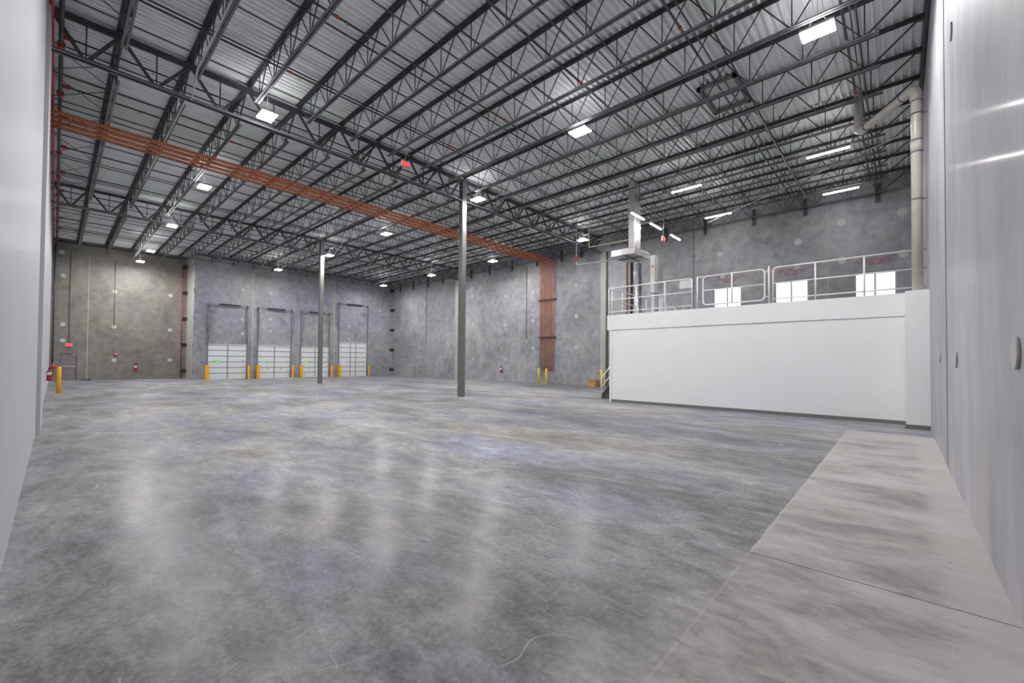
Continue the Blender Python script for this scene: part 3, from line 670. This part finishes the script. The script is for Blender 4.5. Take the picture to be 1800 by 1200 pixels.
# ------------------------------------------------------------------ dock doors
STK = ['green1', 'green2', 'green3', 'stickw']
TRK = [((-.42, .42), (-.15,)), ((-.06, .06), (.2,)), ((.22,), (-.26,)), ((-.26,), (.09,))]
for i, (x0, x1, h, rows, stiles, ztop) in enumerate(DOORS):
    t = thing(f'door_{i+1}', None, None, ((x0+x1)/2, YD, 0), kind='structure')
    yd = YD+.03; rh = h/rows
    for r in range(rows):
        MB().box(x0, x1, yd, yd+.05, r*rh+(.03 if r else 0), (r+1)*rh-(.03 if r < rows-1 else 0)).build('section', 'doorp', t)
        MB().box(x0, x1, yd+.012, yd+.06, (r+1)*rh-.035, (r+1)*rh+.035 if r < rows-1 else (r+1)*rh).build('rib', 'doorl', t)
    for s in stiles:
        xs = x0+(x1-x0)*s; MB().box(xs-.035, xs+.035, yd-.012, yd, .02, h-.03).build('stile', 'doorl', t)
    MB().box(x0-.06, x1+.06, YD-.03, YD, h, h+.05).build('header', 'doorp', t)
    zs = rh*2+rh*.5 if rows == 6 else rh*3-.28
    zs = 1.30
    sx_ = x0+(x1-x0)*(.12 if i != 3 else .1)
    st = MB().box(sx_, sx_+.5*(.8 if i > 1 else 1), yd-.006, yd, zs, zs+.24).build('sticker', STK[i], t, )
    if i < 3: MB().disc((sx_+(.13 if i == 0 else .38), yd-.006, zs+.12), (0, -1, 0), .055, .003, 14).build('sticker_mark', 'teal', t)
    MB().box(x1-.28, x1-.20, yd-.04, yd, 1.48, 1.55).build('latch', 'yellow', t, 'orange latch')
    if i in (1, 2):
        for fx in ((.30, .71) if i == 1 else (.3,)): MB().box(x0+(x1-x0)*fx-.05, x0+(x1-x0)*fx+.05, yd-.02, yd, .80, .86).build('pull_handle', 'black', t)
    for side, xs in ((0, x0-.05), (1, x1+.05)):
        tr_ = MB(); tr_.box(xs-.035, xs+.035, YD-.06, YD-.001, .0, ztop)
        for off in TRK[i][side]:
            zA, zB, zC = h-.0, ztop-.55, ztop-.05
            P = [(xs, YD-.08, zA), (xs+off, YD-.16, zB), (xs, YD-.12, zC)]
            tr_.bar(P[0], P[1], .045, .045); tr_.bar(P[1], P[2], .045, .045)
            nr = 5
            for k in range(1, nr+1):
                u = k/nr*.95; xa = xs+off*u; za = zA+(zB-zA)*u
                tr_.bar((xa, YD-.16, za), (xs, YD-.06, za+abs(off)*.45+.06), .035, .035)
        tr_.tube([(xs, YD-.32, ztop), (xs, YD-.02, ztop)], .09, 10)
        tr_.build('track', 'doorl', t)
    MB().tube([(x0-.08, YD-.2, ztop), (x1+.08, YD-.2, ztop)], .018, 8).build('shaft', 'doorl', t)
    w = MB(); n = 22; xa, xb = x0+(x1-x0)*.24, x0+(x1-x0)*.8
    pts = []; rad = []
    for k in range(n*2+1): pts.append((xa+(xb-xa)*k/(n*2), YD-.2, ztop)); rad.append(.075 if k % 2 else .058)
    w.tube(pts, rad, 10).build('torsion_spring', 'plate', t)
# yellow guards at the dock doors
GL = [('left', 8.2), ('right', 11.12), ('left', 11.82), ('right', 14.62), ('left', 15.36), ('right', 18.15), ('left', 18.96), ('right', 22.05)]
for k, (sd, x) in enumerate(GL):
    lab = f'yellow track guard at the {sd} edge of the {ORD[k//2]} dock door from the left'
    t = thing('track_guard', lab, 'guard post', (x, YD-.35, 0), 'yellow dock door guards')
    wdt = .13 if sd == 'left' else .095
    w = MB(); w.box(x-wdt, x+wdt, YD-.42, YD-.395, 0, 1.14)
    ex = x-wdt if sd == 'left' else x+wdt-.025
    w.box(ex, ex+.025, YD-.42, YD-.17, 0, 1.14); w.build('guard', 'yellow', t, bevel=.006)
    MB().box(x-wdt-.0, x+wdt, YD-.45, YD-.15, 0, .012).build('base_plate', 'yellow', t)

# man door
t = thing('door_5', None, None, (.7, YF, 0), kind='structure')
x0, x1, _, h = MD
MB().box(x0+.05, x1-.05, YF+.03, YF+.07, .01, h-.05).build('leaf', 'mandoor', t)
MB().box(x0, x0+.05, YF-.02, YF+.1, 0, h).box(x1-.05, x1, YF-.02, YF+.1, 0, h).box(x0+.05, x1-.05, YF-.02, YF+.1, h-.05, h).build('door_frame', 'mandoorf', t)
MB().box(x1-.32, x1-.07, YF-.03, YF+.03, h-.16, h-.11).build('door_closer', 'chrome', t)
MB().box(x0+.08, x1-.07, YF-.01, YF+.03, .98, 1.04).build('panic_bar', 'chrome', t)
# exit signs
def letters(mb, o, ux, uz, nrm, hgt):
    o, ux, uz, nrm = map(Vector, (o, ux, uz, nrm)); s = hgt
    def seg(cx, a, b_, th=.16):
        p = o+ux*((cx+a[0]*.55)*s)+uz*(a[1]*s); q = o+ux*((cx+b_[0]*.55)*s)+uz*(b_[1]*s); mb.bar(p, q, th*s, .012, nrm)
    for a, b_ in (((0, 0), (0, 1)), ((0, 1), (1, 1)), ((0, .5), (.8, .5)), ((0, 0), (1, 0))): seg(0, a, b_)
    seg(.8, (0, 0), (1, 1)); seg(.8, (0, 1), (1, 0)); seg(1.6, (.3, 0), (.3, 1)); seg(2.0, (0, 1), (1, 1)); seg(2.0, (.5, 0), (.5, 1))
def exit_sign(c, ux, nrm, label, rod=None, wd=.36, ht=.26):
    c, ux, nrm = Vector(c), Vector(ux), Vector(nrm)
    t = thing('exit_sign', label, 'exit sign', c, 'lit exit signs')
    a = c-ux*wd/2; b_ = c+ux*wd/2
    MB().bar(a, b_, .05, ht, Vector((0, 0, 1))).build('housing', 'housing', t, bevel=.008)
    a = c-ux*(wd/2-.03)+nrm*.026; b_ = c+ux*(wd/2-.03)+nrm*.026
    MB().bar(a, b_, .008, ht-.06, Vector((0, 0, 1))).build('face', 'signred', t)
    mb = MB(); hh = ht*.5; letters(mb, c-ux*(hh*1.25)-Vector((0, 0, hh/2))+nrm*.034, ux, (0, 0, 1), nrm, hh); mb.build('letters', 'letter', t)
    if rod: MB().tube([c+Vector((0, 0, ht/2)), Vector((c.x, c.y, rod))], .012, 8).box(c.x-.05, c.x+.05, c.y-.05, c.y+.05, rod-.02, rod+.02).build('stem', 'wirewhite', t)
exit_sign((8.85, 13.72, 9.06), (1, 0, 0), (0, -1, 0), 'red exit sign hanging from a joist before the nearer girder', 10.07)
exit_sign((.67, YF-.06, 2.55), (1, 0, 0), (0, -1, 0), 'red exit sign on the wall above the grey door')
exit_sign((20.0, 8.46, 7.66), (1, 0, 0), (0, -1, 0), 'red exit sign hanging high above the mezzanine', 10.07)

# ------------------------------------------------------------------ luminaires
def highbay(loc, label):
    x, y, z = loc
    t = thing('high_bay_light', label, 'ceiling light', (x, y, z), 'square high bay lights')
    MB().box(x-.22, x+.22, y-.31, y+.31, z+.004, z+.06).build('housing', 'housing', t)
    MB().box(x-.09, x+.09, y-.12, y+.12, z+.06, z+.12).build('driver_box', 'housing', t)
    MB().box(x-.19, x+.19, y-.285, y+.285, z-.012, z+.003).build('lens', 'lens', t)
    MB().box(x-.2, x-.11, y-.26, y+.26, z+.061, z+.066).box(x+.11, x+.2, y-.26, y+.26, z+.061, z+.066).build('added_uplight', 'added_glow', t)  # unseen emitters added to lift the roof deck
    w = MB()
    for s in (-1, 1): w.tube([(x, y+s*.25, z+.06), (x, y+s*.05, z+.36), ], .006, 6)
    w.tube([(x, y, z+.34), (x, y, 10.16)], .006, 6); w.build('hanger', 'wirewhite', t)
    return t
HB = [((4.20, 13.96, 8.95), 'bright square light before the nearer girder, closest to the white wall'),
      ((11.25, 1.30, 8.95), 'bright square light at the top right, nearest the right wall'),
      ((11.18, 7.45, 8.95), 'bright square light in the middle of the nearest bay'),
      ((12.86, 14.02, 8.95), 'bright square light just right of the nearer column head'),
      ((21.36, 14.0, 8.95), 'bright square light near the girder end, left of the galvanised duct'),
      ((21.6, 21.9, 8.95), 'bright square light before the back wall, left of the copper risers'),
      ((12.88, 21.83, 8.95), 'bright square light in the middle bay, between the two columns'),
      ((4.19, 21.77, 8.95), 'bright square light in the middle bay beside the white wall'),
      ((12.62, 28.7, 8.77), 'bright square light just right of the farther column head'),
      ((21.3, 28.9, 8.78), 'bright square light at the farther girder near the back wall'),
      ((4.16, 28.8, 8.78), 'bright square light at the farther girder near the white wall'),
      ((21.6, 37.0, 8.9), 'bright square light nearest the far corner of the hall'),
      ((12.16, 37.06, 8.9), 'bright square light in front of the dock doors'),
      ((4.29, 37.3, 8.9), 'bright square light before the recess, the higher of two'),
      ((3.95, 6.95, 9.0), 'bright square light just above the frame, over the middle of the nearest bay'),
      ((4.16, 41.2, 8.77), 'bright square light hanging in the recess, the lower of two')]
for loc, lab in HB: highbay(loc, lab)
def strip(c, ax, label):
    x, y, z = c; hx, hy = (.61, .045) if ax == 'x' else (.045, .61)
    t = thing('strip_light', label, 'strip light', c, 'slim strip lights above the mezzanine')
    MB().box(x-hx, x+hx, y-hy, y+hy, z, z+.06).build('housing', 'housing', t)
    MB().box(x-hx, x+hx, y-hy*.8 if ax == 'x' else y-hy, y+hy*.8 if ax == 'x' else y+hy, z-.03, z-.001).build('tube', 'striplens', t)
    w = MB()
    for s in (-1, 1): w.tube([(x+s*hx*.8*(ax == 'x'), y+s*hy*.8*(ax == 'y'), z+.06), (x+s*hx*.8*(ax == 'x'), y+s*hy*.8*(ax == 'y'), 10.16)], .006, 6)
    w.build('hanger', 'wirewhite', t)
for c, ax, lb in (((18.38, 1.85, 9.12), 'y', 'slim strip light nearest the drain pipe'), ((18.25, 6.72, 9.12), 'y', 'slim strip light left of the one by the drain pipe, same row'),
                  ((22.8, 1.85, 9.10), 'y', 'slim strip light along the back wall, right one'), ((22.6, 6.74, 9.10), 'y', 'slim strip light along the back wall, left one'),
                  ((17.6, 8.62, 8.2), 'x', 'short angled strip light beside the duct, nearest of three'), ((19.5, 8.62, 8.2), 'x', 'short angled strip light beside the duct, middle of three'),
                  ((21.9, 8.62, 8.2), 'x', 'short angled strip light beside the duct, farthest of three')):
    strip(c, ax, lb)

# ------------------------------------------------------------------ small things
def extinguisher(c, nrm, label):
    c, nrm = Vector(c), Vector(nrm)
    t = thing('fire_extinguisher', label, 'fire extinguisher', c-Vector((0, 0, .28)), 'wall fire extinguishers')
    b0 = c+nrm*.1
    MB().tube([b0+Vector((0, 0, -.27)), b0+Vector((0, 0, -.25)), b0+Vector((0, 0, .16)), b0+Vector((0, 0, .24)), b0+Vector((0, 0, .26))], [.07, .085, .085, .04, .03], 14).build('cylinder', 'red', t)
    MB().tube([b0+Vector((0, 0, .26)), b0+Vector((0, 0, .34))], .028, 8).bar(b0+Vector((0, 0, .33)), b0+Vector((.1, -.05, .36)), .03, .02).build('valve', 'black', t)
    MB().tube(path([b0+Vector((0, 0, .3)), b0+Vector((.11, -.11, .28)), b0+Vector((.09, -.09, -.1))], .05), .012, 6).build('hose', 'black', t)
    MB().tube([b0+Vector((0, 0, -.02)), b0+Vector((0, 0, .12))], .087, 14).build('paper_label', 'stickw', t)
    MB().bar(c+Vector((0, 0, .1)), b0+Vector((0, 0, .1)), .08, .04).build('bracket', 'plate', t)
extinguisher((XB, 24.1, .95), (-1, 0, 0), 'red fire extinguisher on the back wall')
extinguisher((XL, 28.6, .85), (1, 0, 0), 'red fire extinguisher on the white left wall')
extinguisher((4.25, YF, .92), (0, -1, 0), 'red fire extinguisher on the recessed wall right of the grey door')
t = thing('fire_alarm', 'small red fire alarm on the recessed wall', 'fire alarm', (3.11, YF-.04, 1.9))
MB().box(3.03, 3.19, YF-.07, YF, 1.8, 2.02).build('body', 'red', t, bevel=.01); MB().box(3.07, 3.15, YF-.09, YF-.07, 1.93, 1.99).build('strobe', 'stickw', t)
t = thing('bollard', 'yellow bollard standing alone near the grey door', 'bollard', (.15, 28.2, 0))
MB().tube([(.15, 28.2, 0), (.15, 28.2, 1.2), (.15, 28.2, 1.235)], [.078, .078, .045], 18).build('post', 'yellow', t)
MB().disc((.15, 28.2, 0), (0, 0, 1), .16, .01, 20).build('base_ring', 'patch', t)
t = thing('bollard', 'yellow bollard beside the orange box near the stair', 'bollard', (23.9, 14.15, 0))
MB().tube([(23.9, 14.15, 0), (23.9, 14.15, 1.12), (23.9, 14.15, 1.15)], [.09, .09, .05], 18).build('post', 'yellow2', t)
t = thing('wooden_box', 'low orange-brown box against the back wall beside a bollard', 'box', (24.5, 15.0, 0))
MB().box(24.28, 24.78, 14.85, 15.45, 0, .40).build('body', 'cardboard', t, bevel=.01); MB().box(24.27, 24.79, 14.84, 15.46, .40, .43).build('lid', 'cardboard', t, bevel=.006)
t = thing('pipe_fitting_pile', 'small dark scraps lying at the foot of the recessed wall', 'scraps', (1.6, 43.4, 0))
for k, (a, s) in enumerate(((1.34, .1), (1.5, .08), (1.62, .11), (1.74, .07))): MB().tube([(a, 43.4, .04), (a+s, 43.35, .09)], .035, 8).build('scrap', 'black', t)
for k, (x, y, z, zt) in enumerate(((21.16, 19.6, 8.95, 10.09), (5.2, 18.3, 8.75, 10.09))):
    t = thing('alarm_horn', ['small red hanging alarm over the copper pipes near the back wall', 'small red hanging alarm over the copper pipes near the white wall'][k], 'alarm', (x, y, z), 'hanging red alarms')
    MB().tube([(x, y, z+.05), (x, y, zt)], .008, 6).build('stem', 'wirewhite', t)
    MB().tube([(x, y, z-.06), (x, y, z+.02), (x, y, z+.06)], [.10, .08, .03], 12).build('body', 'orange_red', t)
